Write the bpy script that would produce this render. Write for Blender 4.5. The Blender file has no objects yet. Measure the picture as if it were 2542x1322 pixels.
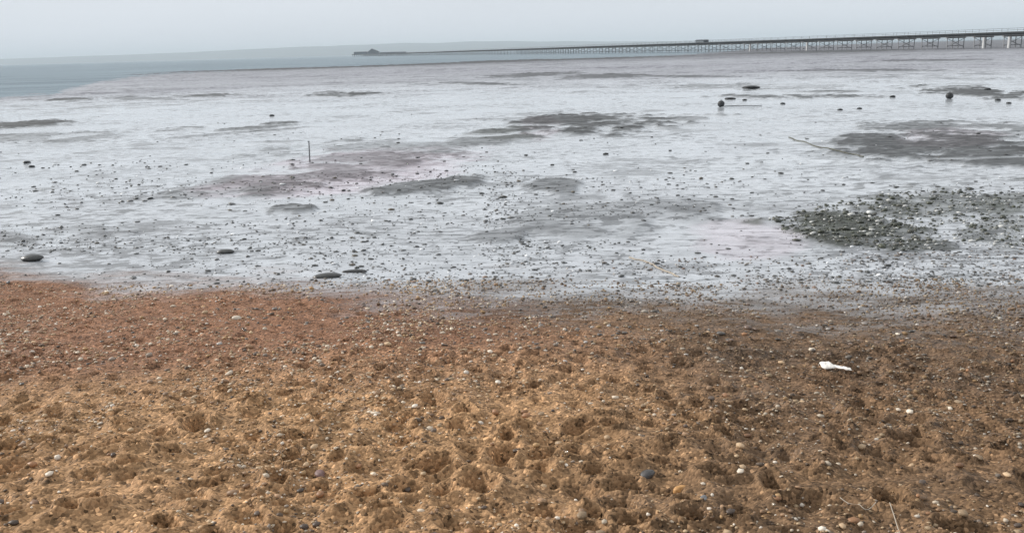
import bpy, bmesh, math, random
import numpy as np
from mathutils import Matrix, Vector

random.seed(7)
rng = np.random.default_rng(7)
scene = bpy.context.scene
C = scene.collection

# ------------------------------------------------------------------ camera
PW, PH = 2542.0, 1322.0            # size of the photograph
FOC = 2201.0                       # focal length in photograph pixels (about 60 degrees)
EYE = 3.4                          # eye height above the mudflat
PITCH = math.radians(13.64)
ROLL = math.radians(1.55)
fwd = Vector((0, math.cos(PITCH), -math.sin(PITCH)))
right0 = Vector((1, 0, 0))
up0 = right0.cross(fwd)
right = right0 * math.cos(ROLL) - up0 * math.sin(ROLL)
up = up0 * math.cos(ROLL) + right0 * math.sin(ROLL)
cam_data = bpy.data.cameras.new('camera')
cam = bpy.data.objects.new('camera', cam_data)
C.objects.link(cam)
M = Matrix((right, up, -fwd)).transposed().to_4x4()
M.translation = Vector((0, 0, EYE))
cam.matrix_world = M
cam_data.sensor_width = 36
cam_data.lens = 36 * FOC / PW
cam_data.clip_start = 0.05
cam_data.clip_end = 60000
scene.camera = cam

# ------------------------------------------------------------------ sky, sun, exposure
SUN_EL, SUN_AZ = math.radians(27), math.radians(-66)      # azimuth from +Y towards +X
world = bpy.data.worlds.new('World')
scene.world = world
world.use_nodes = True
nt = world.node_tree
nt.nodes.clear()
wo = nt.nodes.new('ShaderNodeOutputWorld')
bg = nt.nodes.new('ShaderNodeBackground')
bg.inputs['Strength'].default_value = 0.1
sky = nt.nodes.new('ShaderNodeTexSky')
sky.sky_type = 'NISHITA'
sky.sun_disc = False
sky.sun_elevation = SUN_EL
sky.sun_rotation = SUN_AZ
sky.dust_density = 3.0
hs = nt.nodes.new('ShaderNodeHueSaturation')
hs.inputs['Saturation'].default_value = 0.45
mixw = nt.nodes.new('ShaderNodeMix')
mixw.data_type = 'RGBA'
mixw.inputs[0].default_value = 0.975
# overcast layer: even cloud, gently brighter overhead, faint soft cloud mottling
tc = nt.nodes.new('ShaderNodeTexCoord')
sep = nt.nodes.new('ShaderNodeSeparateXYZ')
nt.links.new(tc.outputs['Generated'], sep.inputs[0])
ramp = nt.nodes.new('ShaderNodeValToRGB')
ramp.color_ramp.elements[0].position = 0.0
ramp.color_ramp.elements[0].color = (0.765, 0.81, 0.875, 1)
ramp.color_ramp.elements[1].position = 1.0
ramp.color_ramp.elements[1].color = (0.95, 0.98, 1.0, 1)
e = ramp.color_ramp.elements.new(0.07)
e.color = (0.78, 0.82, 0.875, 1)
nt.links.new(sep.outputs['Z'], ramp.inputs['Fac'])
mapn = nt.nodes.new('ShaderNodeMapping')
mapn.inputs['Scale'].default_value = (1.0, 1.0, 5.0)
nt.links.new(tc.outputs['Generated'], mapn.inputs['Vector'])
cl = nt.nodes.new('ShaderNodeTexNoise')
cl.inputs['Scale'].default_value = 2.3
cl.inputs['Detail'].default_value = 5
nt.links.new(mapn.outputs[0], cl.inputs['Vector'])
clr = nt.nodes.new('ShaderNodeMapRange')
clr.inputs['From Min'].default_value = 0.3
clr.inputs['From Max'].default_value = 0.7
clr.inputs['To Min'].default_value = 9.6
clr.inputs['To Max'].default_value = 10.4
nt.links.new(cl.outputs['Fac'], clr.inputs['Value'])
mul = nt.nodes.new('ShaderNodeVectorMath')
mul.operation = 'SCALE'
nt.links.new(ramp.outputs['Color'], mul.inputs[0])
nt.links.new(clr.outputs[0], mul.inputs['Scale'])
nt.links.new(sky.outputs[0], hs.inputs['Color'])
nt.links.new(hs.outputs[0], mixw.inputs[6])
nt.links.new(mul.outputs[0], mixw.inputs[7])
nt.links.new(mixw.outputs[2], bg.inputs['Color'])
nt.links.new(bg.outputs[0], wo.inputs['Surface'])

sd = bpy.data.lights.new('sun', 'SUN')
sd.energy = 3.8
sd.angle = math.radians(5)
sd.color = (1.0, 0.95, 0.88)
sun = bpy.data.objects.new('sun', sd)
C.objects.link(sun)
sdir = Vector((math.sin(SUN_AZ) * math.cos(SUN_EL), math.cos(SUN_AZ) * math.cos(SUN_EL), math.sin(SUN_EL)))
sun.rotation_euler = sdir.to_track_quat('Z', 'Y').to_euler()
sun.location = sdir * 50

vs = scene.view_settings
vs.view_transform = 'Standard'
vs.look = 'None'
vs.exposure = 0.0
vs.gamma = 1.0
vs.use_curve_mapping = False

# ------------------------------------------------------------------ helpers
def tag(o, label=None, cat=None, group=None, kind=None):
    if label: o['label'] = label
    if cat: o['category'] = cat
    if group: o['group'] = group
    if kind: o['kind'] = kind
    return o

def ray(px, py):
    d = fwd * FOC + right * (px - PW / 2) - up * (py - PH / 2)
    return d.normalized()

def flat(px, py, z=0.0):
    """point where the sight line of a photograph pixel meets the level z"""
    d = ray(px, py)
    t = (z - EYE) / d.z
    return np.array((d.x * t, d.y * t))

def sstep(a, b, x):
    t = np.clip((x - a) / (b - a), 0, 1)
    return t * t * (3 - 2 * t)

def hash2(ix, iy, seed):
    h = (ix.astype(np.int64) * 374761393 + iy.astype(np.int64) * 668265263 + seed * 974634777) & 0xFFFFFFFF
    h = ((h ^ (h >> 13)) * 1274126177) & 0xFFFFFFFF
    h = (h ^ (h >> 16)) & 0xFFFFFFFF
    return h.astype(np.float64) / 4294967295.0

def vnoise(x, y, seed):
    ix = np.floor(x); iy = np.floor(y)
    fx = x - ix; fy = y - iy
    fx = fx * fx * fx * (fx * (fx * 6 - 15) + 10)
    fy = fy * fy * fy * (fy * (fy * 6 - 15) + 10)
    a = hash2(ix, iy, seed); b = hash2(ix + 1, iy, seed)
    c = hash2(ix, iy + 1, seed); d = hash2(ix + 1, iy + 1, seed)
    return (a + (b - a) * fx) * (1 - fy) + (c + (d - c) * fx) * fy

def fbm(x, y, seed, octaves=4, gain=0.5):
    s = np.zeros_like(x); amp = 1.0; tot = 0.0
    ca, sa = math.cos(0.6), math.sin(0.6)
    for o in range(octaves):
        s += amp * (vnoise(x, y, seed + o * 17) - 0.5) * 2
        tot += amp
        amp *= gain
        x, y = (x * ca - y * sa) * 2.03 + 11.3, (x * sa + y * ca) * 2.03 - 4.7
    return s / tot

# ------------------------------------------------------------------ shape of the shore
edge_px = [(-900, 640), (-300, 650), (0, 664), (110, 680), (300, 700), (560, 716), (800, 705), (1050, 700),
           (1300, 700), (1560, 705), (1800, 708), (2100, 706), (2542, 700), (3300, 690)]
edge_pt = np.array([flat(*p) for p in edge_px])
def toe(x):                                   # where the beach slope meets the mud
    return np.interp(x, edge_pt[:, 0], edge_pt[:, 1])
sea_px = [(-400, 262), (0, 243), (120, 236), (235, 205), (330, 190), (450, 180), (700, 171), (900, 165), (1300, 150),
          (1600, 142), (1780, 130), (1900, 119), (2200, 106), (2542, 95)]
sea_pt = np.array([flat(*p) for p in sea_px])
sea_a = sea_pt[:, 0] / sea_pt[:, 1]
sea_i = 1.0 / sea_pt[:, 1]
SEA_Z = -0.10
def sea_edge(x, y):
    return 1.0 / np.interp(x / np.maximum(y, 1), sea_a, sea_i)

def hollows(x, y, cell, seed):
    """trodden sand: rounded hollows of differing depth that meet in crests; -1..~0.3"""
    wx = x + 0.16 * cell * fbm(x / cell * 1.3, y / cell * 1.3, seed + 3, 2); wy = y + 0.16 * cell * fbm(x / cell * 1.3, y / cell * 1.3, seed + 7, 2)
    gx, gy = np.floor(wx / cell), np.floor(wy / cell)
    best = np.full_like(x, 9.0)
    for dx in (-1, 0, 1):
        for dy in (-1, 0, 1):
            ix, iy = gx + dx, gy + dy
            cx = (ix + .15 + .7 * hash2(ix, iy, seed)) * cell; cy = (iy + .15 + .7 * hash2(ix, iy, seed + 1)) * cell
            an = 3.14159 * hash2(ix, iy, seed + 2); st = 1.0 + 0.7 * hash2(ix, iy, seed + 4)
            ux, uy = wx - cx, wy - cy
            u = (ux * np.cos(an) + uy * np.sin(an)) / st; v = (-ux * np.sin(an) + uy * np.cos(an))
            dep = 0.9 * hash2(ix, iy, seed + 5)
            best = np.minimum(best, (u * u + v * v) / (cell * cell) * 2.6 - dep)
    return np.minimum(best, .45 + .12 * best)

def pits(x, y, cell, seed):
    """separate steep footprints and heel marks, each with a pushed-up rim; about -1..0.35"""
    wx = x + 0.10 * cell * fbm(x / cell * 2.1, y / cell * 2.1, seed + 3, 2); wy = y + 0.10 * cell * fbm(x / cell * 2.1, y / cell * 2.1, seed + 7, 2)
    gx, gy = np.floor(wx / cell), np.floor(wy / cell)
    out = np.zeros_like(x); rim = np.zeros_like(x)
    for dx in (-1, 0, 1):
        for dy in (-1, 0, 1):
            ix, iy = gx + dx, gy + dy
            cx = (ix + .12 + .76 * hash2(ix, iy, seed)) * cell; cy = (iy + .12 + .76 * hash2(ix, iy, seed + 1)) * cell
            an = 3.14159 * hash2(ix, iy, seed + 2); st = 1.0 + 0.9 * hash2(ix, iy, seed + 4) ** 2
            rad = cell * (.22 + .18 * hash2(ix, iy, seed + 6))
            ux, uy = wx - cx, wy - cy
            q = np.hypot((ux * np.cos(an) + uy * np.sin(an)) / st, -ux * np.sin(an) + uy * np.cos(an)) / rad
            dep = np.clip(1.25 * hash2(ix, iy, seed + 5) - .15, 0, 1)
            out = np.minimum(out, -dep * (1 - sstep(.25, 1.0, q)))
            rim = np.maximum(rim, dep * .32 * np.exp(-((q - 1.2) / .25) ** 2))
    return out + rim * (1 + np.minimum(out * 3, 0).clip(-1, 0))

def patch_field(x, y, table, warp):
    """mud bars and weed beds: soft-edged ground shapes; returns 0..1"""
    yy = np.maximum(y, 5.0)
    a = x / yy; v = 1.0 / yy
    out = np.zeros_like(x)
    for cx, cy, rx, ry, st, slant in table:
        c = flat(cx, cy); l = flat(cx - rx, cy + slant * rx); r = flat(cx + rx, cy - slant * rx); n = flat(cx, cy + ry); f = flat(cx, cy - ry)
        a0 = c[0] / c[1]; ra = 0.5 * abs(r[0] / r[1] - l[0] / l[1])
        v0 = 1 / c[1]; rv = 0.5 * abs(1 / n[1] - 1 / f[1])
        da = (a - a0) / ra
        sl = 0.5 * (1 / r[1] - 1 / l[1])
        dv = (v - v0 - sl * da) / rv
        q = np.sqrt(da * da + dv * dv)
        out = np.maximum(out, st * (1 - sstep(0.72, 1.08, q + warp)))
    return out

BARS = [  # photograph centre x, y, half width, half height, strength, slant: banks of bare mud standing out of the wet flat
    (1455, 307, 225, 24, 1.0, .0), (1210, 345, 90, 26, .75, .1), (1660, 300, 130, 9, .7, .08),
    (840, 425, 260, 34, .7, .1), (900, 375, 300, 22, .55, .0), (1060, 462, 150, 15, .8, .12), (700, 470, 130, 16, .8, .1),
    (2400, 372, 300, 42, .95, -.06), (2260, 312, 190, 18, .8, .0), (2480, 318, 140, 24, .7, .0),
    (2440, 230, 170, 13, 1.0, -.06), (20, 312, 165, 8, 1.0, .05), (70, 343, 200, 14, .6, .02),
    (850, 234, 95, 8, 1.0, .02), (2000, 240, 190, 5, .9, .0), (2060, 228, 120, 4, .8, .0), (1900, 216, 260, 7, .5, .0), (430, 322, 70, 4, .8, .08),
    (640, 318, 110, 5, .8, .08), (700, 307, 50, 3, .9, .05), (590, 330, 220, 3, .6, .08), (560, 472, 180, 16, .5, .1), (715, 520, 60, 8, 1., .0),
    (1380, 460, 70, 24, .7, .0), (1440, 548, 150, 42, .45, .0), (1650, 520, 160, 30, .4, .0), (200, 575, 170, 22, .35, .05),
    (520, 238, 90, 4, .9, .03), (1320, 186, 110, 5, .8, .05), (1180, 208, 100, 4, .8, -.03), (1500, 190, 120, 6, .8, .02), (180, 248, 60, 4, .9, .0),
    (1000, 161, 460, 2.2, 1., .034), (1450, 146, 260, 2.2, .9, .03), (2030, 129, 230, 2.4, 1., .02), (640, 172, 260, 2.2, .8, .03), (1250, 150, 130, 1.6, 1., .03),
    (300, 185, 130, 2, .8, .04), (2150, 175, 200, 3, .7, .0), (2300, 150, 180, 2.5, .6, .01), (1700, 190, 130, 3, .7, .0), (1240, 590, 70, 20, .5, .0), (60, 590, 120, 25, .5, .1), (350, 245, 90, 5, .5, .0)]
WEED = [(2130, 560, 210, 52, 1.0, -.05), (2300, 520, 330, 50, .75, .05), (2500, 570, 130, 50, .5, .0), (1260, 330, 70, 20, .5, .0), (2250, 610, 130, 20, .8, -.05)]

def shape(x, y):
    """height of the ground and what it is made of at x, y"""
    t = toe(x) + 0.5 * fbm(x * 0.5, y * 0.5, 5, 3)
    dback = t - np.maximum(y, -0.6)
    soft = 0.8
    z = 0.137 * soft * np.logaddexp(0, dback / soft)
    beach = sstep(-0.6, 1.7 + 1.9 * sstep(-5, -1, x), dback + 0.3 + (1.5 + .9 * sstep(-5, -1, x)) * fbm(x * .8, y * 1.5, 41, 6, .68))
    wide = 0.8 + 4.6 * sstep(-4.5, -0.5, x)
    dry = sstep(0.1, 1.0, (dback + 1.5 * fbm(x * .45, y * .45, 9, 4, .6)) / wide - .15)
    w1 = 0.42 * fbm(x * 0.11, y * 0.11, 21, 4, .6) + 0.75 * fbm(x * 0.7, y * 0.7, 22, 4, .65)
    mud_area = 1 - beach
    bars = patch_field(x, y, BARS, w1) * mud_area
    bars = bars * (.45 + .55 * sstep(-.50, -.26, fbm(x * .55, y * .75, 25, 5, .62)))
    run = (1 - sstep(.015, .05, np.abs(fbm(x * .075 + 3, y * .10, 27, 4, .5)))) * mud_area * sstep(15, 19, y) * sstep(120, 70, y)
    bars = bars * (1 - .8 * run)
    weed = patch_field(x, y, WEED, w1 * 1.3) * mud_area
    # the flat: low swells, ripples and runnels
    lowf = fbm(x * 0.05, y * 0.05, 31, 4)
    mid = fbm(x * 0.35, y * 0.9, 33, 4, .6)
    amp = np.clip(y / 40, 0.3, 1.0)
    z = z + mud_area * (0.02 * lowf * amp + (0.010 + .075 * sstep(50, 85, y)) * mid + 0.09 * bars + 0.035 * weed * (1 + fbm(x * 2.6, y * 2.6, 35, 3)))
    se = sea_edge(x, y)
    k = np.clip((y / se - 0.55) / 0.45, 0, 3)
    z = z + np.where(y > 20, SEA_Z * k ** 1.5, 0)
    # trodden sand
    sand = beach * (0.35 + 0.65 * dry)
    near = (y < 15.5) & (np.abs(x) < 14)
    hol = np.zeros_like(x)
    xn, yn = x[near], y[near]
    if len(xn):
        tr = 0.35 + 0.65 * sstep(9.5, 6.0, yn + 1.0 * fbm(xn * .4, yn * .4, 54, 2) + 1.2 * sstep(-.5, -3, xn))
        hol[near] = tr * (0.055 * hollows(xn, yn, .32, 55) + 0.125 * pits(xn, yn, .245, 77) + 0.012 * hollows(xn, yn, .105, 66))
    z = z + sand * (hol + 0.018 * fbm(x * 1.1, y * 1.1, 51, 3) + 0.003 * fbm(x * 9, y * 9, 52, 2, .5))
    z = z - .025 * run
    return z, beach, dry, bars, weed, mid, lowf, run

def height(x, y):
    return shape(np.asarray(x, float), np.asarray(y, float))[0]

def on_ground(px, py):
    d = ray(px, py); t = 6.0
    for it in range(40):
        z = float(height(np.array([d.x * t]), np.array([d.y * t]))[0])
        t = 0.5 * t + 0.5 * (z - EYE) / d.z
    return d.x * t, d.y * t, z, t

# ------------------------------------------------------------------ materials
def new_mat(name):
    m = bpy.data.materials.new(name)
    m.use_nodes = True
    n = m.node_tree
    return m, n, n.nodes['Principled BSDF']

def simple(name, col, rough=0.7, var=0.25, scale=8.0, spec=0.5, random_obj=0.0, coat=0.0):
    """plain weathered surface: colour broken by noise (object space), optional change from object to object"""
    m, n, b = new_mat(name)
    t = n.nodes.new('ShaderNodeTexCoord')
    no = n.nodes.new('ShaderNodeTexNoise'); no.inputs['Scale'].default_value = scale; no.inputs['Detail'].default_value = 6
    n.links.new(t.outputs['Object'], no.inputs['Vector'])
    r = n.nodes.new('ShaderNodeMapRange'); r.inputs['To Min'].default_value = 1 - var; r.inputs['To Max'].default_value = 1 + var
    r.inputs['From Min'].default_value = .25; r.inputs['From Max'].default_value = .75
    n.links.new(no.outputs['Fac'], r.inputs['Value'])
    v = n.nodes.new('ShaderNodeVectorMath'); v.operation = 'SCALE'; v.inputs[0].default_value = col[:3]
    src = r.outputs[0]
    if random_obj:
        oi = n.nodes.new('ShaderNodeObjectInfo')
        r2 = n.nodes.new('ShaderNodeMapRange'); r2.inputs['To Min'].default_value = 1 - random_obj; r2.inputs['To Max'].default_value = 1 + random_obj
        n.links.new(oi.outputs['Random'], r2.inputs['Value'])
        mm = n.nodes.new('ShaderNodeMath'); mm.operation = 'MULTIPLY'
        n.links.new(src, mm.inputs[0]); n.links.new(r2.outputs[0], mm.inputs[1]); src = mm.outputs[0]
    n.links.new(src, v.inputs['Scale'])
    n.links.new(v.outputs[0], b.inputs['Base Color'])
    b.inputs['Roughness'].default_value = rough
    b.inputs['Specular IOR Level'].default_value = spec
    b.inputs['Coat Weight'].default_value = coat
    return m

def attr_mat(name, rough=0.6, spec=0.5):
    """colour from the per-piece attribute, with a little grain"""
    m, n, b = new_mat(name)
    at = n.nodes.new('ShaderNodeAttribute'); at.attribute_name = 'tint'
    g = n.nodes.new('ShaderNodeNewGeometry')
    no = n.nodes.new('ShaderNodeTexNoise'); no.inputs['Scale'].default_value = 90
    n.links.new(g.outputs['Position'], no.inputs['Vector'])
    r = n.nodes.new('ShaderNodeMapRange'); r.inputs['To Min'].default_value = .75; r.inputs['To Max'].default_value = 1.25
    n.links.new(no.outputs['Fac'], r.inputs['Value'])
    v = n.nodes.new('ShaderNodeVectorMath'); v.operation = 'SCALE'
    n.links.new(at.outputs['Color'], v.inputs[0]); n.links.new(r.outputs[0], v.inputs['Scale'])
    n.links.new(v.outputs[0], b.inputs['Base Color'])
    b.inputs['Roughness'].default_value = rough
    b.inputs['Specular IOR Level'].default_value = spec
    return m

def ground_mat():
    m, n, b = new_mat('shore_ground')
    L = n.links.new
    def node(t): return n.nodes.new(t)
    col = node('ShaderNodeAttribute'); col.attribute_name = 'tint'
    wet = node('ShaderNodeAttribute'); wet.attribute_name = 'wet'
    snd = node('ShaderNodeAttribute'); snd.attribute_name = 'sand'
    g = node('ShaderNodeNewGeometry')
    def noise(scale, detail, stretch=None, rough=.55):
        t = node('ShaderNodeTexNoise'); t.inputs['Scale'].default_value = scale; t.inputs['Detail'].default_value = detail
        t.inputs['Roughness'].default_value = rough
        if stretch:
            mp = node('ShaderNodeMapping'); mp.inputs['Scale'].default_value = stretch; mp.inputs['Rotation'].default_value = (0, 0, .2)
            L(g.outputs['Position'], mp.inputs['Vector']); L(mp.outputs[0], t.inputs['Vector'])
        else:
            L(g.outputs['Position'], t.inputs['Vector'])
        return t.outputs['Fac']
    def mr(src, a, bb, c, d):
        r = node('ShaderNodeMapRange'); L(src, r.inputs['Value'])
        for k, val in zip(('From Min', 'From Max', 'To Min', 'To Max'), (a, bb, c, d)): r.inputs[k].default_value = val
        return r.outputs[0]
    def math_(op, a, bb=None):
        k = node('ShaderNodeMath'); k.operation = op
        for i, s in enumerate((a, bb)):
            if s is None: continue
            if isinstance(s, (int, float)): k.inputs[i].default_value = s
            else: L(s, k.inputs[i])
        return k.outputs[0]
    # sand: grains and small shingle as cells of differing colour
    vor = node('ShaderNodeTexVoronoi'); vor.inputs['Scale'].default_value = 62; L(g.outputs['Position'], vor.inputs['Vector'])
    vsep = node('ShaderNodeSeparateColor'); L(vor.outputs['Color'], vsep.inputs[0])
    vor2 = node('ShaderNodeTexVoronoi'); vor2.inputs['Scale'].default_value = 24; L(g.outputs['Position'], vor2.inputs['Vector'])
    vsep2 = node('ShaderNodeSeparateColor'); L(vor2.outputs['Color'], vsep2.inputs[0])
    cell = math_('MULTIPLY', mr(vsep.outputs[0], 0, 1, .62, 1.38), mr(vsep2.outputs[1], 0, 1, .8, 1.2))
    cell = math_('MULTIPLY', cell, mr(noise(2.2, 4), .3, .7, .85, 1.15))
    cell = math_('MULTIPLY', cell, mr(vsep.outputs[1], .90, .97, 1, 1.9))
    cell = math_('MULTIPLY', cell, mr(vsep.outputs[2], .06, .13, .38, 1))
    cell = math_('MULTIPLY', cell, mr(vsep2.outputs[2], .05, .09, .55, 1))
    # mud: fine streaks and mottling
    mudv = math_('MULTIPLY', mr(noise(1.0, 7, (1.6, 3.5, 1), .65), .3, .7, .72, 1.28), mr(noise(.18, 4, (1, 1.6, 1)), .3, .7, .88, 1.12))
    # small bare islets of mud standing out of the film, clustered
    psep = node('ShaderNodeSeparateXYZ'); L(g.outputs['Position'], psep.inputs[0])
    ripn = math_('ADD', noise(3.0, 4, (.8, 2.0, 1), .6), math_('MULTIPLY', math_('SUBTRACT', noise(.22, 3), .5), .5))
    rip = math_('MULTIPLY', mr(ripn, .535, .60, 0, .75), mr(psep.outputs['Y'], 26, 60, 1, .15))
    isl = math_('ADD', noise(1.9, 5, (1, 1.25, 1), .6), math_('MULTIPLY', math_('SUBTRACT', noise(.16, 4), .5), .55))
    isl2 = math_('ADD', noise(.33, 6, (1, 1.5, 1), .62), math_('MULTIPLY', math_('SUBTRACT', noise(.035, 4), .5), .6))
    bare = math_('MAXIMUM', math_('MAXIMUM', mr(isl, .565, .615, 0, .8), rip), mr(isl2, .56, .64, 0, .7))
    mudv = math_('MULTIPLY', mudv, mr(bare, 0, 1, 1, .42))
    mixf = node('ShaderNodeMix'); L(snd.outputs['Fac'], mixf.inputs[0]); L(mudv, mixf.inputs[2]); L(cell, mixf.inputs[3])
    v = node('ShaderNodeVectorMath'); v.operation = 'SCALE'
    L(col.outputs['Color'], v.inputs[0]); L(mixf.outputs[0], v.inputs['Scale'])
    L(v.outputs[0], b.inputs['Base Color'])
    # wet film, broken up by small rises
    film = math_('ADD', math_('SUBTRACT', wet.outputs['Fac'], math_('MULTIPLY', bare, .8)), mr(noise(.8, 6, (1.2, 2.6, 1), .65), .3, .7, -.22, .22))
    rough = mr(film, .1, .9, .68, .10)
    L(rough, b.inputs['Roughness'])
    L(math_('MULTIPLY', mr(film, .1, .8, .25, .9), math_('MAXIMUM', mr(snd.outputs['Fac'], .3, 1, 1, .3), mr(film, .3, .7, 0, .8))), b.inputs['Specular IOR Level'])
    # relief
    bs = node('ShaderNodeBump'); bs.inputs['Distance'].default_value = .008
    L(math_('MULTIPLY', snd.outputs['Fac'], .55), bs.inputs['Strength'])
    L(math_('ADD', mr(vor.outputs['Distance'], 0, .8, 1, 0), math_('MULTIPLY', noise(30, 5), .8)), bs.inputs['Height'])
    bm_ = node('ShaderNodeBump'); bm_.inputs['Distance'].default_value = .05
    L(mr(film, .2, .95, .5, .10), bm_.inputs['Strength'])
    L(noise(2.2, 5, (1.5, 4.0, 1), .6), bm_.inputs['Height'])
    L(bs.outputs[0], bm_.inputs['Normal'])
    L(bm_.outputs[0], b.inputs['Normal'])
    return m

# ------------------------------------------------------------------ beach and mudflat: one sheet cut along the toe of the slope
rows = np.concatenate([np.linspace(-6, 1.5, 30, endpoint=False), np.geomspace(1.5, 3.0, 40, endpoint=False), np.geomspace(3.0, 15, 540, endpoint=False), np.geomspace(15, 1500, 430)])
NC = 780
s = np.linspace(-1, 1, NC)
inner = 0.93
base = np.where(np.abs(s) < inner, s / inner, np.sign(s) * (1 + ((np.abs(s) - inner) / (1 - inner)) ** 1.5 * 1.6))
Yr = np.repeat(rows[:, None], NC, 1)
Xr = base[None, :] * (2.2 + 0.68 * np.maximum(rows, 0.5))[:, None]
X, Y = Xr.ravel(), Yr.ravel()
Z, beach, dry, bars, weed, mid, lowf, run = shape(X, Y)

def lerp(a, b, t):
    return np.asarray(a)[None, :] * (1 - t[:, None]) + np.asarray(b)[None, :] * t[:, None] if np.ndim(a) == 1 else a * (1 - t[:, None]) + np.asarray(b)[None, :] * t[:, None]

far = sstep(62, 120, Y + 14 * lowf + 9 * mid)
near_wet = sstep(30, 16, Y)
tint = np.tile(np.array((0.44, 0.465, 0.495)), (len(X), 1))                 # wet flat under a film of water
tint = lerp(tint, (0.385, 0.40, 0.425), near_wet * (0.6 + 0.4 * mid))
tint = lerp(tint, (0.200, 0.198, 0.228), far * np.clip(.78 + .7 * fbm(X * .018, Y * .05, 63, 5, .62), .15, 1))
tint = lerp(tint, (0.085, 0.085, 0.095), .75 * sstep(190, 330, Y + 40 * lowf))        # weedy lower flat by the pier                           # barer mud farther out
tint = lerp(tint, (0.062, 0.065, 0.067), np.clip(bars, 0, 1))
warm = patch_field(X, Y, [(850, 430, 330, 60, 1, .1), (2350, 345, 150, 30, .6, 0), (1340, 320, 60, 30, .7, 0), (1850, 600, 160, 60, .6, 0)], 0.4 * mid) * (1 - beach)
tint = tint * (1 + warm[:, None] * np.array((.14, -.02, .02)))
tint = lerp(tint, (0.07, 0.076, 0.065), np.clip(weed * (0.95 + 0.6 * fbm(X * 2.2, Y * 2.2, 61, 4, .6)), 0, 1))
# beach: ochre dry sand lower left, reddish band above it, dark damp shingle to the right and towards the mud
big = fbm(X * .28, Y * .28, 71, 3); fine = fbm(X * 1.7, Y * 1.7, 72, 4, .6)
sand_c = np.tile(np.array((0.285, 0.172, 0.100)), (len(X), 1))
ochre = sstep(7.4, 5.0, Y + 1.2 * big + 0.35 * X)
sand_c = lerp(sand_c, (0.345, 0.205, 0.104), ochre * .8)
red = sstep(5.5, 8.0, Y + big) * sstep(1.5, -1.5, X + big)
sand_c = lerp(sand_c, (0.225, 0.118, 0.070), red)
side = sstep(0.0, 0.36, X / np.maximum(Y, 1) + .12 * big + .03 * (Y - 4) * (X > 0))
damp = np.clip(np.maximum(1 - dry, 0.8 * side) + 0.3 * fine, 0, 1)
damp_c = lerp(np.tile(np.array((0.054, 0.040, 0.028)), (len(X), 1)), (0.14, 0.074, 0.046), sstep(.5, -2.5, X + 1.5 * big))
damp_c = lerp(damp_c, (0.070, 0.047, 0.031), sstep(8.5, 5.5, Y) * sstep(-.5, 1, X))
sand_c = sand_c * (1 - damp[:, None] * .85) + damp_c * damp[:, None] * .85
sand_c *= (1 + 0.16 * fine)[:, None]
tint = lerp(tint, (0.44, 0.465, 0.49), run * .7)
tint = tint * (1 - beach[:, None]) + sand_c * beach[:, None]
wetf = (1 - beach) * np.clip(0.95 - 0.35 * near_wet - 0.50 * far * (1 - .7 * fbm(X * .018, Y * .05, 63, 5, .62)) - 0.25 * sstep(190, 330, Y) - 0.72 * bars - 0.75 * weed + 0.12 * mid + .5 * run, 0, 1.15) + beach * np.clip(damp * .28 + .5 * sstep(.75, .25, dry) * sstep(-4.5, -1.5, X) * (.55 + .9 * fine), 0, .8)

nR = len(rows)
ii = np.arange(nR * NC).reshape(nR, NC)
quads = np.stack([ii[:-1, :-1], ii[:-1, 1:], ii[1:, 1:], ii[1:, :-1]], -1).reshape(-1, 4)
fb = Y[quads].mean(1) < toe(X[quads].mean(1))
GM = ground_mat()
P = np.stack([X, Y, Z], 1)

def grid_mesh(name, verts, faces, mat, attrs, smooth=True):
    used = np.unique(faces)
    remap = np.zeros(len(verts), np.int64); remap[used] = np.arange(len(used))
    v = verts[used]; f = remap[faces]
    me = bpy.data.meshes.new(name)
    k = f.shape[1]
    me.vertices.add(len(v)); me.vertices.foreach_set('co', v.astype(np.float32).ravel())
    me.loops.add(f.size); me.loops.foreach_set('vertex_index', f.astype(np.int32).ravel())
    me.polygons.add(len(f))
    me.polygons.foreach_set('loop_start', np.arange(0, f.size, k, dtype=np.int32))
    me.polygons.foreach_set('loop_total', np.full(len(f), k, np.int32))
    me.polygons.foreach_set('use_smooth', np.full(len(f), smooth, bool))
    me.update(calc_edges=True)
    for nm, arr in attrs.items():
        arr = arr[used]
        if arr.ndim == 2:
            a = me.attributes.new(nm, 'FLOAT_COLOR', 'POINT')
            a.data.foreach_set('color', np.concatenate([arr, np.ones((len(arr), 1))], 1).astype(np.float32).ravel())
        else:
            a = me.attributes.new(nm, 'FLOAT', 'POINT')
            a.data.foreach_set('value', arr.astype(np.float32))
    me.materials.append(mat)
    o = bpy.data.objects.new(name, me)
    C.objects.link(o)
    return o

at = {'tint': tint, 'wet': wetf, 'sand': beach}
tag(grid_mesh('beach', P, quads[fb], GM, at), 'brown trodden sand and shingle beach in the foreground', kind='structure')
tag(grid_mesh('mudflat', P, quads[~fb], GM, at), 'pale wet mudflat bared by the tide', kind='structure')

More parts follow.
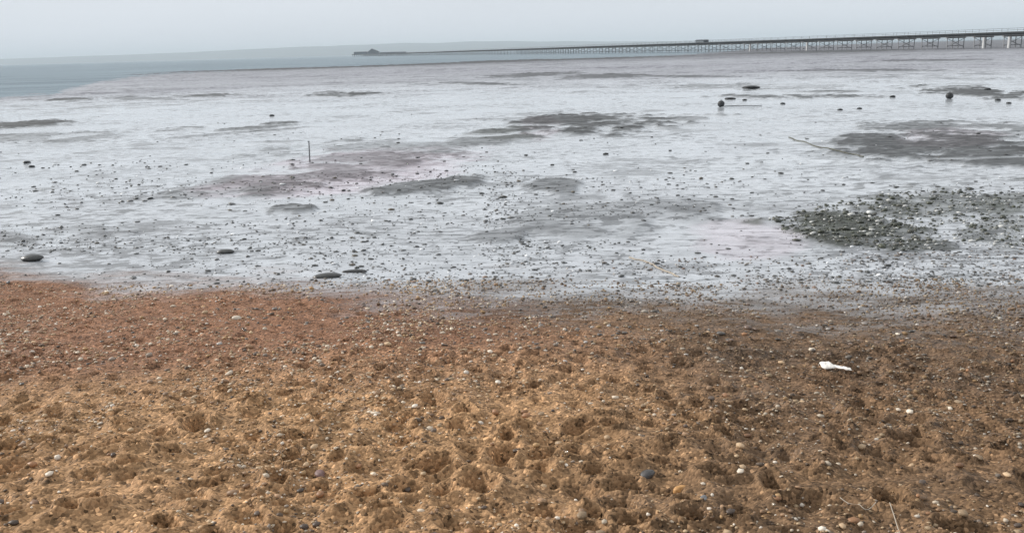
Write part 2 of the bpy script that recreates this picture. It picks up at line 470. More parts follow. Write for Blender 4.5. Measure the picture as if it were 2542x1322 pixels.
# ------------------------------------------------------------------ sea
def sea_mat():
    m, n, b = new_mat('sea_water')
    L = n.links.new
    g = n.nodes.new('ShaderNodeNewGeometry')
    mp = n.nodes.new('ShaderNodeMapping'); mp.inputs['Scale'].default_value = (.10, .42, 1)
    L(g.outputs['Position'], mp.inputs['Vector'])
    no = n.nodes.new('ShaderNodeTexNoise'); no.inputs['Scale'].default_value = 1; no.inputs['Detail'].default_value = 8; no.inputs['Roughness'].default_value = .65
    L(mp.outputs[0], no.inputs['Vector'])
    bu = n.nodes.new('ShaderNodeBump'); bu.inputs['Strength'].default_value = .5; bu.inputs['Distance'].default_value = 1.8
    L(no.outputs['Fac'], bu.inputs['Height'])
    L(bu.outputs[0], b.inputs['Normal'])
    # silt streaks, with light and dark of ripples painted into the colour
    mp2 = n.nodes.new('ShaderNodeMapping'); mp2.inputs['Scale'].default_value = (.012, .075, 1); mp2.inputs['Rotation'].default_value = (0, 0, .12)
    L(g.outputs['Position'], mp2.inputs['Vector'])
    n2 = n.nodes.new('ShaderNodeTexNoise'); n2.inputs['Scale'].default_value = 1; n2.inputs['Detail'].default_value = 7; n2.inputs['Roughness'].default_value = .65
    L(mp2.outputs[0], n2.inputs['Vector'])
    cr = n.nodes.new('ShaderNodeValToRGB')
    cr.color_ramp.elements[0].position = .36; cr.color_ramp.elements[0].color = (.03, .07, .10, 1)
    cr.color_ramp.elements[1].position = .64; cr.color_ramp.elements[1].color = (.17, .24, .28, 1)
    L(n2.outputs['Fac'], cr.inputs['Fac']); L(cr.outputs[0], b.inputs['Base Color'])
    b.inputs['Roughness'].default_value = .3
    b.inputs['IOR'].default_value = 1.33
    b.inputs['Specular IOR Level'].default_value = .3
    return m
xs = np.concatenate([-np.geomspace(18000, 20, 30), np.geomspace(20, 18000, 30)])
ys = np.concatenate([[16.0, 40], np.geomspace(80, 18000, 42)])
XX, YY = np.meshgrid(xs, ys)
ZZ = np.full_like(XX, SEA_Z)
idx = np.arange(XX.size).reshape(XX.shape)
sq = np.stack([idx[:-1, :-1], idx[:-1, 1:], idx[1:, 1:], idx[1:, :-1]], -1).reshape(-1, 4)
tag(grid_mesh('sea', np.stack([XX.ravel(), YY.ravel(), ZZ.ravel()], 1), sq, sea_mat(), {}), 'grey blue sea beyond the mudflat', kind='structure')

# ------------------------------------------------------------------ far coast
def ridge(name, dist, prof, mat, label, seed):
    """a long low hill line with depth: front foot, crest, back foot"""
    px = np.linspace(-900, 3500, 260)
    v = []; f = []
    for i, p in enumerate(px):
        d = ray(p, 127); a = d.x / d.y
        h = np.interp(p, [q[0] for q in prof], [q[1] for q in prof]) * dist / FOC
        h *= 1 + 0.07 * float(fbm(np.array([p * .012]), np.array([seed * 1.0]), seed, 4)[0])
        h = max(h, 1.0)
        for k, (dy, hh) in enumerate(((0, -2), (dist * .03, h * .55), (dist * .09, h * .92), (dist * .15, h), (dist * .25, h * .6), (dist * .35, -2))):
            v.append((a * (dist + dy), dist + dy, hh if hh < 0 else hh))
    v = np.array(v); n = 6
    ix = np.arange(len(v)).reshape(-1, n)
    q = np.stack([ix[:-1, :-1], ix[1:, :-1], ix[1:, 1:], ix[:-1, 1:]], -1).reshape(-1, 4)
    return tag(grid_mesh(name, v, q, mat, {}), label, kind='structure')
hill_m = simple('far_land', (.06, .075, .07), .9, .3, .003)
ridge('hills', 11500, [(-900, 14), (0, 16), (450, 20), (700, 26), (1000, 29), (1250, 28), (1420, 22), (1700, 14), (2100, 11), (3500, 11)], hill_m,
      'faint hazy hills on the far shore', 3)

# ------------------------------------------------------------------ pier
deck_m = simple('pier_dark_timber', (.035, .04, .045), .8, .3, .4)
pile_m = simple('pier_iron', (.32, .32, .33), .8, .3, .6)
pale_m = simple('pier_pale_concrete', (.6, .6, .6), .8, .15, .6)
roof_m = simple('pier_roof', (.07, .085, .10), .7, .2, .2)
wall_m = simple('pier_wall', (.12, .14, .16), .8, .2, .2)
white_m = simple('pier_white_paint', (.7, .7, .7), .6, .1, .2)

def obj(name, bm, mat, parent=None, loc=None, smooth=False):
    me = bpy.data.meshes.new(name)
    bm.to_mesh(me); bm.free()
    if smooth:
        for p in me.polygons: p.use_smooth = True
    me.materials.append(mat)
    o = bpy.data.objects.new(name, me)
    C.objects.link(o)
    if parent: o.parent = parent
    if loc is not None: o.location = loc
    return o

def add_box(bm, x0, x1, y0, y1, z0, z1):
    vv = [bm.verts.new(p) for p in ((x0, y0, z0), (x1, y0, z0), (x1, y1, z0), (x0, y1, z0), (x0, y0, z1), (x1, y0, z1), (x1, y1, z1), (x0, y1, z1))]
    for q in ((0, 3, 2, 1), (4, 5, 6, 7), (0, 1, 5, 4), (1, 2, 6, 5), (2, 3, 7, 6), (3, 0, 4, 7)):
        bm.faces.new([vv[i] for i in q])
    return vv

def add_bar(bm, a, b, r, n=6):
    a = Vector(a); b = Vector(b); d = (b - a)
    q = d.to_track_quat('Z', 'Y').to_matrix().to_4x4()
    M2 = Matrix.Translation((a + b) / 2) @ q
    bmesh.ops.create_cone(bm, cap_ends=True, segments=n, radius1=r, radius2=r, depth=d.length, matrix=M2)

def add_prism(bm, pts, y0, y1):
    """outline in x,z pushed from y0 to y1"""
    a = [bm.verts.new((x, y0, z)) for x, z in pts]; b = [bm.verts.new((x, y1, z)) for x, z in pts]
    n = len(pts)
    bm.faces.new(a); bm.faces.new(b[::-1])
    for i in range(n):
        bm.faces.new((a[i], b[i], b[(i + 1) % n], a[(i + 1) % n]))

DECK = EYE + 1.85
def at_depth(px, py, yy):
    d = ray(px, py)
    return Vector((d.x / d.y * yy, yy, 0))
pA = at_depth(2470, 82, 312.0)           # near stretch at the right
pB = at_depth(900, 138, 2280.0)          # head
pdir = (pB - pA).normalized()
START = -170.0                           # runs on past the right edge towards the shore
root_p = pA + pdir * START
LEN = (pB - pA).length - START
pier = bpy.data.objects.new('pier', None); C.objects.link(pier)
pier.location = root_p
pier.rotation_euler = (0, 0, math.atan2(pdir.y, pdir.x))
tag(pier, 'long dark pier on piles running out to sea along the horizon', 'pier')
HW = 4.5
bm = bmesh.new(); add_box(bm, 0, LEN, -HW, HW, DECK - .45, DECK); obj('deck', bm, deck_m, pier)
for sy in (-1, 1):
    bm = bmesh.new(); add_box(bm, 0, LEN, sy * (HW - .9) - .2, sy * (HW - .9) + .2, DECK - 1.25, DECK - .452); obj('girder', bm, deck_m, pier)
STEP = 13.0
nt_ = int(LEN / STEP)
for sy in (-1, 1):
    bm = bmesh.new()
    y = sy * (HW - .15)
    for z in (.55, 1.1): add_box(bm, 0, LEN, y - .025, y + .025, DECK + z - .025, DECK + z + .02)
    k = 0
    while k * 6.5 < min(LEN, 900): add_box(bm, k * 6.5 - .03, k * 6.5 + .03, y - .02, y + .02, DECK + .002, DECK + 1.05); k += 1
    obj('railing', bm, deck_m, pier)
# a trestle: crosshead, four piles and bracing
zb = -1.2
def pile_mesh(r):
    bm = bmesh.new(); add_bar(bm, (0, 0, zb), (0, 0, DECK - 1.6), r, 8)
    me = bpy.data.meshes.new('pile'); bm.to_mesh(me); bm.free(); return me
pm = pile_mesh(.14); pm.materials.append(pile_m)
pmw = pile_mesh(.52); pmw.materials.append(pale_m)
bm = bmesh.new()
add_box(bm, -.3, .3, -HW + .3, HW - .3, DECK - 1.6, DECK - 1.252)
for sy in (-1, 1):
    add_bar(bm, (0, sy * 3.6, .6), (0, -sy * 3.6, DECK - 1.7), .09, 5)
add_box(bm, -.12, .12, -3.7, 3.7, .9, 1.15)
cross_me = bpy.data.meshes.new('trestle'); bm.to_mesh(cross_me); bm.free(); cross_me.materials.append(pile_m)
def pier_s(px):                          # distance along the pier seen at photograph column px
    best = min(range(0, int(LEN)), key=lambda q: abs(px_of(root_p + pdir * q) - px)); return best
def px_of(p):
    v = Vector((p.x, p.y, EYE)) - Vector((0, 0, EYE)); return PW / 2 + FOC * v.dot(right) / v.dot(fwd)
pale_s = [pier_s(p) for p in (2470, 2532, 2022, 1880)]
for k in range(nt_):
    sx = 6 + k * STEP
    tr = bpy.data.objects.new('trestle', cross_me); C.objects.link(tr); tr.parent = pier; tr.location = (sx, 0, 0)
    if k < 60:
        for y in (-3.6, -1.2, 1.2, 3.6):
            p = bpy.data.objects.new('pile', pm); C.objects.link(p); p.parent = tr; p.location = (0, y, 0)
    else:
        for y in (-3.6, 3.6):
            p = bpy.data.objects.new('pile', pm); C.objects.link(p); p.parent = tr; p.location = (0, y, 0)
for q in pale_s:
    p = bpy.data.objects.new('concrete_column', pmw); C.objects.link(p); p.parent = pier; p.location = (q + .9, HW - 1.2, 0)
# small shelter part way along the deck
q = pier_s(1743)
bm = bmesh.new(); add_box(bm, q - 5, q + 5, -1.6, 1.6, DECK + .002, DECK + 1.1); add_prism(bm, [(q - 6, DECK + 1.102), (q + 6, DECK + 1.102), (q + 3, DECK + 1.6), (q - 3, DECK + 1.6)], -1.9, 1.9)
obj('shelter', bm, wall_m, pier)
# pier head: wider platform, long low hall, gabled building
h0 = LEN - 20
def head_box(name, u0, u1, v0, v1, z0, z1, mat, par): 
    bm = bmesh.new(); add_box(bm, u0, u1, v0, v1, z0, z1); return obj(name, bm, mat, par)
headY = 2300.0
hp = lambda px: at_depth(px, 138, headY).x
xL, xR = hp(876), hp(1012)
bm = bmesh.new(); add_box(bm, xL, xR, headY - 14, headY + 20, DECK - 1.3, DECK + .3)
for i in range(26):
    x = xL + 1 + (xR - xL - 2) * i / 25
    for y in (headY - 12, headY + 16): add_box(bm, x - .35, x + .35, y - .35, y + .35, zb, DECK - 1.302)
hd = obj('platform', bm, deck_m)
tag(hd, 'dark landing platform on piles at the far end of the pier', 'platform')
def building(name, px0, px1, hwall, hroof, mat, rmat, label, gable=False, y0=None, y1=None):
    x0, x1 = hp(px0), hp(px1); zz = DECK + .302
    y0 = headY - 9 if y0 is None else y0; y1 = headY + 12 if y1 is None else y1
    e_ = bpy.data.objects.new(name, None); C.objects.link(e_); e_.location = (0, 0, 0)
    e_.location = ((x0 + x1) / 2, (y0 + y1) / 2, zz)
    w = (x1 - x0) / 2; dpt = (y1 - y0) / 2
    bm = bmesh.new(); add_box(bm, -w, w, -dpt, dpt, 0, hwall); obj('wall', bm, mat, e_)
    bm = bmesh.new()
    pts = [(-w - .5, hwall + .002), (w + .5, hwall + .002), (-w * .25, hwall + hroof)] if gable else [(-w - .5, hwall + .002), (w + .5, hwall + .002), (w - 2, hwall + hroof), (-w + 2, hwall + hroof)]
    add_prism(bm, pts, -dpt - .5, dpt + .5); obj('roof', bm, rmat, e_)
    nwin = max(2, int(2 * w / 6))
    for i in range(nwin):
        xx = -w + (i + .5) * 2 * w / nwin
        bm = bmesh.new(); add_box(bm, xx - 1.3, xx + 1.3, -dpt - .06, -dpt - .003, hwall * .35, hwall * .75); obj('window', bm, glass_m, e_)
    return tag(e_, label, 'building')
glass_m = simple('pier_glass', (.05, .07, .09), .2, .1, .5)
building('pier_hall', 880, 914, 4.2, 1.6, wall_m, roof_m, 'low long hall on the outer end of the pier head')
building('gabled_building', 915, 941, 5.0, 7.5, wall_m, roof_m, 'tall gabled building, the highest shape on the pier head', True)
building('pier_pavilion', 944, 1008, 2.2, 1.0, wall_m, roof_m, 'very low flat building beside the gabled one on the pier head')

# ------------------------------------------------------------------ haze
def haze_box():
    bm = bmesh.new(); add_box(bm, -19500, 19500, -300, 18400, -3.5, 175)
    m = bpy.data.materials.new('haze_air'); m.use_nodes = True
    n = m.node_tree; n.nodes.clear()
    o = n.nodes.new('ShaderNodeOutputMaterial'); v = n.nodes.new('ShaderNodeVolumePrincipled')
    v.inputs['Color'].default_value = (.80, .915, 1.0, 1); v.inputs['Density'].default_value = 1.15e-4; v.inputs['Anisotropy'].default_value = 0
    n.links.new(v.outputs[0], o.inputs['Volume'])
    ob = obj('haze', bm, m)
    tag(ob, 'thin sea haze paling the far shore', kind='stuff')
haze_box()

# ------------------------------------------------------------------ stones, shingle, weed
def ico(sub):
    bm = bmesh.new(); bmesh.ops.create_icosphere(bm, subdivisions=sub, radius=1.0)
    v = np.array([x.co[:] for x in bm.verts]); f = np.array([[x.index for x in p.verts] for p in bm.faces]); bm.free()
    return v, f
IV1, IF1 = ico(1); IV2, IF2 = ico(2); IV3, IF3 = ico(3)

def lumpy(V, seed, amt):
    r = np.random.default_rng(seed)
    out = V.copy()
    for k in range(7):
        d = r.normal(size=3); d /= np.linalg.norm(d)
        out += V * (amt * r.uniform(-1, 1) * np.maximum(0, V @ d)[:, None] ** 2)
    return out
RV = [lumpy(IV1, 100 + i, .45) for i in range(12)]

def pile_stuff(name, x, y, size, flatn, cols, mat, sink=0.25, templates=RV, faces=IF1, lift=0.0):
    """many small stones joined into one mesh"""
    n = len(x)
    z = height(x, y)
    ti = rng.integers(0, len(templates), n)
    V = np.stack(templates)[ti]                       # n, k, 3
    asp = np.stack([rng.uniform(.8, 1.35, n), rng.uniform(.65, 1.0, n), flatn * rng.uniform(.7, 1.2, n)], 1)
    V = V * (asp * size[:, None])[:, None, :]
    tilt = rng.normal(0, .25, n); ct, st = np.cos(tilt), np.sin(tilt)
    V = np.stack([V[..., 0], V[..., 1] * ct[:, None] - V[..., 2] * st[:, None], V[..., 1] * st[:, None] + V[..., 2] * ct[:, None]], -1)
    a = rng.uniform(0, 2 * math.pi, n); ca, sa = np.cos(a), np.sin(a)
    V = np.stack([V[..., 0] * ca[:, None] - V[..., 1] * sa[:, None], V[..., 0] * sa[:, None] + V[..., 1] * ca[:, None], V[..., 2]], -1)
    V[..., 0] += x[:, None]; V[..., 1] += y[:, None]; V[..., 2] += (z + size * flatn * (1 - 2 * sink) + lift)[:, None]
    k = V.shape[1]
    F = (faces[None] + (np.arange(n) * k)[:, None, None]).reshape(-1, 3)
    T = np.repeat(cols, k, 0)
    return tag(grid_mesh(name, V.reshape(-1, 3), F, mat, {'tint': T}), kind='stuff')

PAL = np.array([(.46, .33, .20), (.34, .21, .12), (.62, .52, .40), (.24, .15, .09), (.40, .25, .12), (.12, .085, .06), (.30, .24, .19), (.74, .66, .56)])
PW_ = np.array([.22, .18, .15, .14, .12, .12, .03, .04])
pebble_m = attr_mat('shingle_stone', .62, .4)
def pick(n, pal, w):
    c = pal[rng.choice(len(pal), n, p=w / w.sum())]
    return c * rng.uniform(.75, 1.25, (n, 1))
# shingle on the upper beach: patchy
N = 120000
py_ = 2.0 + 11.0 * rng.random(N) ** 1.5
px_ = rng.uniform(-1, 1, N) * (1.4 + 0.66 * py_)
cl_ = fbm(px_ * .9, py_ * .9, 81, 4, .6)
keep = (rng.random(N) < np.clip(0.38 + 1.0 * cl_, .05, 1)) & (py_ < toe(px_) - .1)
px_, py_ = px_[keep], py_[keep]
n = len(px_)
size = np.clip(rng.lognormal(math.log(.0074), .45, n), .0045, .026) * (0.75 + 0.06 * py_)
dk = sstep(0.0, 3.5, px_ + .25 * (py_ - 5))
cols = pick(n, PAL, PW_) * (.92 - .42 * dk)[:, None]
pile_stuff('shingle', px_, py_, size, .6, cols, pebble_m)['label'] = 'small mixed brown and cream shingle strewn over the beach'

# coarser wet shingle banked along the foot of the slope
rs = random.Random(5)
wsp = []
while len(wsp) < 9000:
    xx = rs.uniform(-5, 9.5); yy = rs.uniform(6.6, 14.2)
    wsp.append((xx, yy))
wsp = np.array(wsp)
wk = sstep(-5, -1, wsp[:, 0]) * sstep(6.6, 9.5, wsp[:, 1] + .5 * rng.random(len(wsp))) * np.clip(.45 + 1.2 * fbm(wsp[:, 0] * .5, wsp[:, 1] * 1.6, 87, 4, .6), .05, 1)
wsp = wsp[(rng.random(len(wsp)) < wk) & (np.abs(wsp[:, 0]) < 1 + .64 * wsp[:, 1])]
SP = np.array([(.07, .06, .05), (.13, .11, .09), (.22, .19, .165), (.45, .41, .37), (.17, .11, .08)])
size = np.clip(rng.lognormal(math.log(.017), .4, len(wsp)), .009, .05)
pile_stuff('wet_shingle', wsp[:, 0], wsp[:, 1], size, .42, pick(len(wsp), SP, np.array([.3, .28, .2, .08, .14])), attr_mat('wet_shingle_stone', .4, .5))['label'] = 'wet grey brown shingle along the foot of the beach'

# dark stones and weed lumps on the wet mud; white pieces are painted glints
dark_m = attr_mat('mud_stone', .45, .5)
MP = np.array([(.05, .052, .05), (.09, .09, .09), (.14, .14, .14), (.62, .63, .64), (.10, .085, .065)])
MW = np.array([.36, .26, .12, .16, .10])
def scatter(px0, px1, py0, py1, n, rnd):
    out = []
    for i in range(n):
        px, py = rnd.uniform(px0, px1), rnd.uniform(py0, py1)
        out.append(flat(px, py))
    return np.array(out)
rs = random.Random(11)
zones = [(-100, 2650, 590, 740, 5200), (-100, 1300, 400, 700, 4200), (1200, 2650, 440, 720, 5200), (-100, 2650, 280, 480, 800)]
pts = np.concatenate([scatter(a, b, c, d, n, rs) for a, b, c, d, n in zones])
cm = .6 * fbm(pts[:, 0] * .25, pts[:, 1] * .25, 91, 3, .6) + .6 * fbm(pts[:, 0] * .11, pts[:, 1] * .6, 92, 3, .6)
pts = pts[rng.random(len(pts)) < np.clip(.38 + 1.7 * cm, .03, 1)]
size = np.clip(rng.lognormal(math.log(.0155), .5, len(pts)), .008, .06) * np.clip(pts[:, 1] / 15, .8, 1.8)
pile_stuff('stone_litter', pts[:, 0], pts[:, 1], size, .36, pick(len(pts), MP, MW), dark_m)['label'] = 'small dark stones and white painted glints littering the wet mud'
# weed bed; palest pieces are wet glints put in as colour
wp = scatter(1900, 2620, 470, 640, 7500, rs)
wv = patch_field(wp[:, 0], wp[:, 1], WEED, .5 * fbm(wp[:, 0] * .7, wp[:, 1] * .7, 95, 4, .6))
wp = wp[rng.random(len(wp)) < wv * .75]
WP = np.array([(.03, .034, .022), (.05, .055, .035), (.075, .075, .06), (.5, .5, .48), (.16, .165, .15)])
size = np.clip(rng.lognormal(math.log(.017), .65, len(wp)), .007, .08)
pile_stuff('seaweed', wp[:, 0], wp[:, 1], size, .5, pick(len(wp), WP, np.array([.26, .26, .18, .14, .16])), dark_m)['label'] = 'dark green seaweed and stones with pale painted glints in a bed on the right of the mudflat'

# single stones -------------------------------------------------
def rock_data(name, seed, V, F, amt, mat, scale=(1, 1, 1)):
    v = lumpy(V, seed, amt)
    r = np.random.default_rng(seed)
    v = v * (1 + .05 * r.normal(size=(len(v), 1))) * np.array(scale)
    me = bpy.data.meshes.new(name)
    me.from_pydata(v.tolist(), [], F.tolist())
    for p in me.polygons: p.use_smooth = True
    me.materials.append(mat)
    return me
wet_dark = simple('wet_dark_stone', (.045, .045, .043), .35, .4, 3, .5, .5)
tan_stone = simple('tan_flint', (.40, .28, .17), .6, .3, 3, .4, .45)
cream_stone = simple('cream_shell', (.66, .57, .46), .55, .15, 3, .4, .2)
rust_stone = simple('rusty_flint', (.27, .14, .07), .55, .3, 3, .4, .4)
brown_stone = simple('dark_flint', (.09, .065, .05), .5, .3, 3, .4, .4)
dark_var = [rock_data('stone', 200 + i, IV1, IF1, .5, wet_dark) for i in range(8)]
def put(name, me, x, y, s, flatn, rz, label, cat, group=None, sink=.25):
    o = bpy.data.objects.new(name, me); C.objects.link(o)
    z = float(height(np.array([x]), np.array([y]))[0])
    o.scale = (s[0], s[1], s[0] * flatn) if isinstance(s, tuple) else (s, s * .8, s * flatn)
    o.location = (x, y, z + o.scale[2] * (1 - 2 * sink)); o.rotation_euler = (0, 0, rz)
    return tag(o, label, cat, group)
# the larger stones on the mud, nearest first
def zone(px): return 'left' if px < 850 else 'middle' if px < 1700 else 'right'
def reach(py): return 'close to the brown beach' if py > 600 else 'halfway out level with the weed bed' if py > 450 else 'far out among the bare banks'
rs = random.Random(21)
cnt = 0
while cnt < 170:
    px, py = rs.uniform(0, 2542), rs.choice([rs.uniform(600, 720), rs.uniform(440, 640), rs.uniform(300, 500)])
    x, y = flat(px, py)
    if float(fbm(np.array([x * .3]), np.array([y * .3]), 93, 3)[0]) + rs.uniform(-.35, .25) < 0: continue
    put('stone', rs.choice(dark_var), x, y, (lambda q: (q, q * rs.uniform(.5, .9)))(rs.uniform(.022, .055) * max(1, min(y / 15, 1.8))), rs.uniform(.25, .42), rs.uniform(-.5, .5),
        f'dark wet stone on the {zone(px)} of the mudflat, {reach(py)}', 'stone', f'larger stones on the {zone(px)} of the mudflat, {reach(py)}')
    cnt += 1
var = {k: [rock_data('pebble', 300 + 10 * j + i, IV1, IF1, .45, m) for i in range(4)] for j, (k, m) in enumerate((('tan', tan_stone), ('cream', cream_stone), ('rusty', rust_stone), ('dark brown', brown_stone)))}
rs = random.Random(31)
for i in range(240):
    y = 3.2 + 5.5 * rs.random() ** 1.6; x = rs.uniform(-1, 1) * (.4 + .6 * y)
    side_ = 'left' if x < -.12 * y else 'middle' if x < .2 * y else 'right'; dist_ = 'near foreground' if y < 4.6 else 'middle distance'
    k = rs.choices(['tan', 'cream', 'rusty', 'dark brown'], [.4, .14, .26, .2])[0]
    put('pebble', rs.choice(var[k]), x, y, rs.uniform(.014, .032), rs.uniform(.45, .7), rs.uniform(0, 6),
        f'{k} pebble on the {side_} of the brown beach in the {dist_}', 'pebble', f'larger {k} pebbles on the {side_} of the beach, {dist_}', .3)

def single(name, px, py, wpx, hf, mat, label, cat, seed, amt=.4, asp=.7, rz=0., sub=2, sink=.25):
    x, y, z, t = on_ground(px, py)
    me = rock_data(name, seed, IV2 if sub == 2 else IV3, IF2 if sub == 2 else IF3, amt, mat)
    r = wpx * t / FOC / 2
    return put(name, me, x, y, (r, r * asp), hf, rz, label, cat, None, sink)
single('stone', 80, 646, 36, .34, wet_dark, 'dark flat stone on the mud at far left beside the reddish sand', 'stone', 401)
single('stone', 808, 688, 50, .28, wet_dark, 'broad black stone where the brown beach meets the mud', 'stone', 402)
single('driftwood', 880, 675, 66, .13, wet_dark, 'thin flat black strip of driftwood on the mud beside the broad black stone', 'driftwood', 403, .3, .25)
single('stone', 560, 628, 44, .3, wet_dark, 'dark slab stone on the wet mud left of centre near the beach', 'stone', 404)
single('stone', 1605, 1182, 28, .5, simple('slate_stone', (.06, .056, .055), .5, .4, 3), 'slate grey stone sunk in a footprint hollow in the foreground', 'stone', 405, .8, .7, .4, 3, .45)
single('stone', 1747, 1238, 22, .6, simple('blue_stone', (.17, .17, .175), .5, .3, 3), 'blue grey stone beside the orange one in the foreground', 'stone', 406, .7, .7, 1., 3, .4)
single('stone', 1688, 1215, 32, .55, simple('orange_stone', (.50, .27, .10), .6, .25, 3), 'orange flint stone in the right foreground', 'stone', 407, .8, .7, .3, 3, .4)
single('stone', 800, 1180, 44, .45, simple('plum_stone', (.17, .10, .09), .6, .35, 3), 'plum brown stone in the pale foreground sand left of centre', 'stone', 408, .7, .7, 2.2, 3, .45)
single('shell', 588, 791, 20, .5, cream_stone, 'small white shell on the reddish sand left of centre', 'shell', 409)
single('shell', 2016, 869, 16, .5, cream_stone, 'tiny white shell just above the white scrap of litter', 'shell', 410)

# mooring buoys and other dark lumps far out on the flat
buoy_m = simple('buoy_black', (.018, .02, .022), .5, .3, 3)
def buoy(px, py, wpx, label, chain=None):
    x, y = flat(px, py + wpx * .45)
    z = float(height(np.array([x]), np.array([y]))[0])
    r = wpx * math.hypot(y, EYE) / FOC / 2
    e_ = bpy.data.objects.new('mooring_buoy', None); C.objects.link(e_); e_.location = (x, y, z)
    me = rock_data('float', int(px), IV3, IF3, .08, buoy_m); o = bpy.data.objects.new('float', me); C.objects.link(o); o.parent = e_
    o.scale = (r, r, r * .95); o.location = (0, 0, r * .85)
    bm = bmesh.new()
    for i in range(10):
        a0, a1 = 2 * math.pi * i / 10, 2 * math.pi * (i + 1) / 10
        add_bar(bm, (math.cos(a0) * r * .22, 0, r * 1.86 + math.sin(a0) * r * .22), (math.cos(a1) * r * .22, 0, r * 1.86 + math.sin(a1) * r * .22), r * .05, 5)
    obj('ring', bm, buoy_m, e_)
    if chain:
        bm = bmesh.new(); L_ = chain * y / FOC
        q = [(r * .5 + L_ * t, .25 * math.sin(6 * t), .03) for t in np.linspace(0, 1, 12)]
        for a, b in zip(q[:-1], q[1:]): add_bar(bm, a, b, .02, 5)
        obj('chain', bm, buoy_m, e_)
    tag(e_, label, 'buoy')
buoy(1790, 258, 17, 'round black mooring buoy with its chain trailing right over the wet mud', 95)
buoy(2357, 237, 17, 'round black mooring buoy at the edge of the dark mud bank at far right')
far_var = rock_data('lump', 500, IV2, IF2, .5, buoy_m)
for px, py, w, lab in ((1814, 246, 22, 'dark oblong lump of weed just right of the left black buoy'), (1849, 249, 9, 'small dark lump of weed second to the right of the left buoy'),
                       (1944, 258, 10, 'small dark lump alone on pale mud between the two buoys, nearest the left one'), (2086, 273, 10, 'small dark lump on pale mud, lowest between the two buoys'),
                       (2134, 270, 10, 'small dark lump right of the lowest one between the buoys'), (2216, 241, 11, 'small dark lump left of the right hand buoy'),
                       (2452, 226, 12, 'dark lump on top of the dark mud bank at far right'), (2478, 249, 11, 'dark lump at the left of the cluster below the far right bank'),
                       (2505, 256, 10, 'dark lump at the right of the cluster below the far right bank'), (676, 288, 10, 'small dark lump alone far out on the pale mud left of centre'),
                       (68, 403, 14, 'dark lump on the wet mud near the left edge, upper of a pair'), (80, 414, 12, 'dark lump on the wet mud near the left edge, lower of a pair'),
                       (1866, 220, 34, 'flat dark patch of weed farthest out above the left buoy')):
    x, y = flat(px, py)
    put('weed_lump', far_var, x, y, (w * y / FOC / 2, w * y / FOC / 2 * 1.2), .5 if w < 20 else .25, rs.uniform(-.3, .3), lab, 'weed')

# thin mooring post
x, y = flat(770, 404)
z0 = float(height(np.array([x]), np.array([y]))[0])
e_ = bpy.data.objects.new('mooring_post', None); C.objects.link(e_); e_.location = (x, y, z0)
hgt = 50 * y / FOC
bm = bmesh.new(); bmesh.ops.create_cone(bm, cap_ends=True, segments=9, radius1=.024, radius2=.018, depth=hgt + .1, matrix=Matrix.Translation((0, 0, hgt / 2 - .05)) @ Matrix.Rotation(.03, 4, 'Y'))
obj('shaft', bm, simple('weathered_post', (.13, .13, .135), .8), e_)
bm = bmesh.new(); add_box(bm, -.03, .03, -.03, .03, hgt - .0, hgt + .02); obj('cap', bm, wet_dark, e_)
tag(e_, 'thin upright dark post stuck in the brownish mud bank', 'post')

# ropes lying on the ground
def strand(name, pix, r, mat, label, cat, wob=.0):
    P_ = [on_ground(*p)[:2] for p in pix]
    pts = []
    for a, b in zip(P_[:-1], P_[1:]):
        for t in np.linspace(0, 1, 14, endpoint=False): pts.append((a[0] + (b[0] - a[0]) * t, a[1] + (b[1] - a[1]) * t))
    pts = np.array(pts)
    for it in range(6): pts[1:-1] = .5 * pts[1:-1] + .25 * (pts[:-2] + pts[2:])
    pts += wob * np.stack([fbm(np.arange(len(pts)) * .21, np.zeros(len(pts)), 5, 3), fbm(np.arange(len(pts)) * .21, np.ones(len(pts)) * 9, 6, 3)], 1)
    zz = height(pts[:, 0], pts[:, 1])
    for it in range(10): zz = np.maximum(zz, np.convolve(np.pad(zz, 2, 'edge'), np.ones(5) / 5, 'valid'))
    zz = zz + r * .5
    v = []; f = []
    n = len(pts); K = 6
    for i in range(n):
        d = pts[min(i + 1, n - 1)] - pts[max(i - 1, 0)]; d = d / (np.linalg.norm(d) + 1e-9); nx, ny = -d[1], d[0]
        for k in range(K):
            a = 2 * math.pi * k / K
            v.append((pts[i, 0] + nx * r * math.cos(a), pts[i, 1] + ny * r * math.cos(a), zz[i] + r * math.sin(a)))
    for i in range(n - 1):
        for k in range(K): f.append((i * K + k, i * K + (k + 1) % K, (i + 1) * K + (k + 1) % K, (i + 1) * K + k))
    f.append(tuple(range(K))[::-1]); f.append(tuple((n - 1) * K + k for k in range(K)))
    me = bpy.data.meshes.new(name); me.from_pydata(v, [], f)
    for p in me.polygons: p.use_smooth = True
    me.materials.append(mat); o = bpy.data.objects.new(name, me); C.objects.link(o)
    return tag(o, label, cat)
pale_rope = simple('pale_rope', (.36, .31, .25), .8, .25, 20)
grey_rope = simple('weedy_rope', (.10, .10, .08), .8, .3, 10)
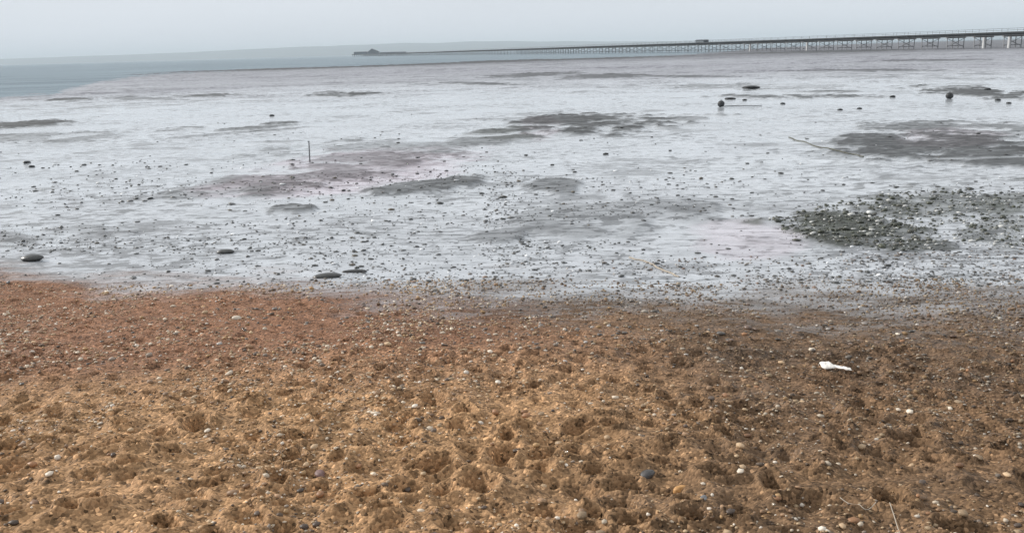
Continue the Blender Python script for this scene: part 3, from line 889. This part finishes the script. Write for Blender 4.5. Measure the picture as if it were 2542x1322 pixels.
strand('rope', [(1560, 640), (1610, 652), (1640, 668), (1690, 690)], .014, pale_rope, 'pale curved rope lying where the mud meets the beach', 'rope', .05)
strand('rope', [(1955, 342), (2030, 364), (2090, 378), (2150, 392)], .02, grey_rope, 'long straight weedy mooring rope across the pale mud on the right', 'rope', .2)
strand('rope', [(2085, 1235), (2150, 1275), (2190, 1300), (2240, 1335)], .0025, pale_rope, 'thin pale cord half buried in the sand at bottom right', 'rope', .004)

# white scrap of litter: a crumpled flap and a twisted tail
def scrap():
    x, y, z, t = on_ground(2050, 918)
    px = t / FOC
    W, H = 58 * px, 34 * px
    nu, nv = 26, 14
    r = np.random.default_rng(5)
    U, V = np.meshgrid(np.linspace(0, 1, nu), np.linspace(0, 1, nv))
    wid = np.interp(U, [0, .1, .42, .5, .8, 1], [.55, 1, 1, .6, .55, .4])
    xx = (U - .25) * W
    yy = (V - .5) * wid * .15 - .22 * np.clip(U - .4, 0, 1)
    zz = .02 + .05 * wid * np.sin(np.clip(V, 0, 1) * math.pi) ** .7 * (1 - .5 * U) + .012 * fbm(U * 6, V * 4, 8, 3) + .006 * fbm(U * 17, V * 9, 9, 2)
    X_ = x + xx; Y_ = y + yy
    gz = height(X_.ravel(), Y_.ravel()).reshape(X_.shape)
    base_ = np.maximum(z + .01 - .137 * (Y_ - y), gz - .01)
    for it in range(8): base_[:, 1:-1] = .5 * base_[:, 1:-1] + .25 * (base_[:, :-2] + base_[:, 2:])
    v = np.stack([X_, Y_, base_ + np.maximum(zz, .004)], -1).reshape(-1, 3)
    ix = np.arange(nu * nv).reshape(nv, nu)
    q = np.stack([ix[:-1, :-1], ix[:-1, 1:], ix[1:, 1:], ix[1:, :-1]], -1).reshape(-1, 4)
    m = simple('white_plastic', (.86, .82, .76), .45, .06, 20)
    o = grid_mesh('litter_scrap', v - np.array((x, y, z)), q, m, {})
    o.location = (x, y, z)
    sm = o.modifiers.new('thickness', 'SOLIDIFY'); sm.thickness = .003
    tag(o, 'crumpled white scrap of litter on the dark shingle at right', 'litter')
scrap()
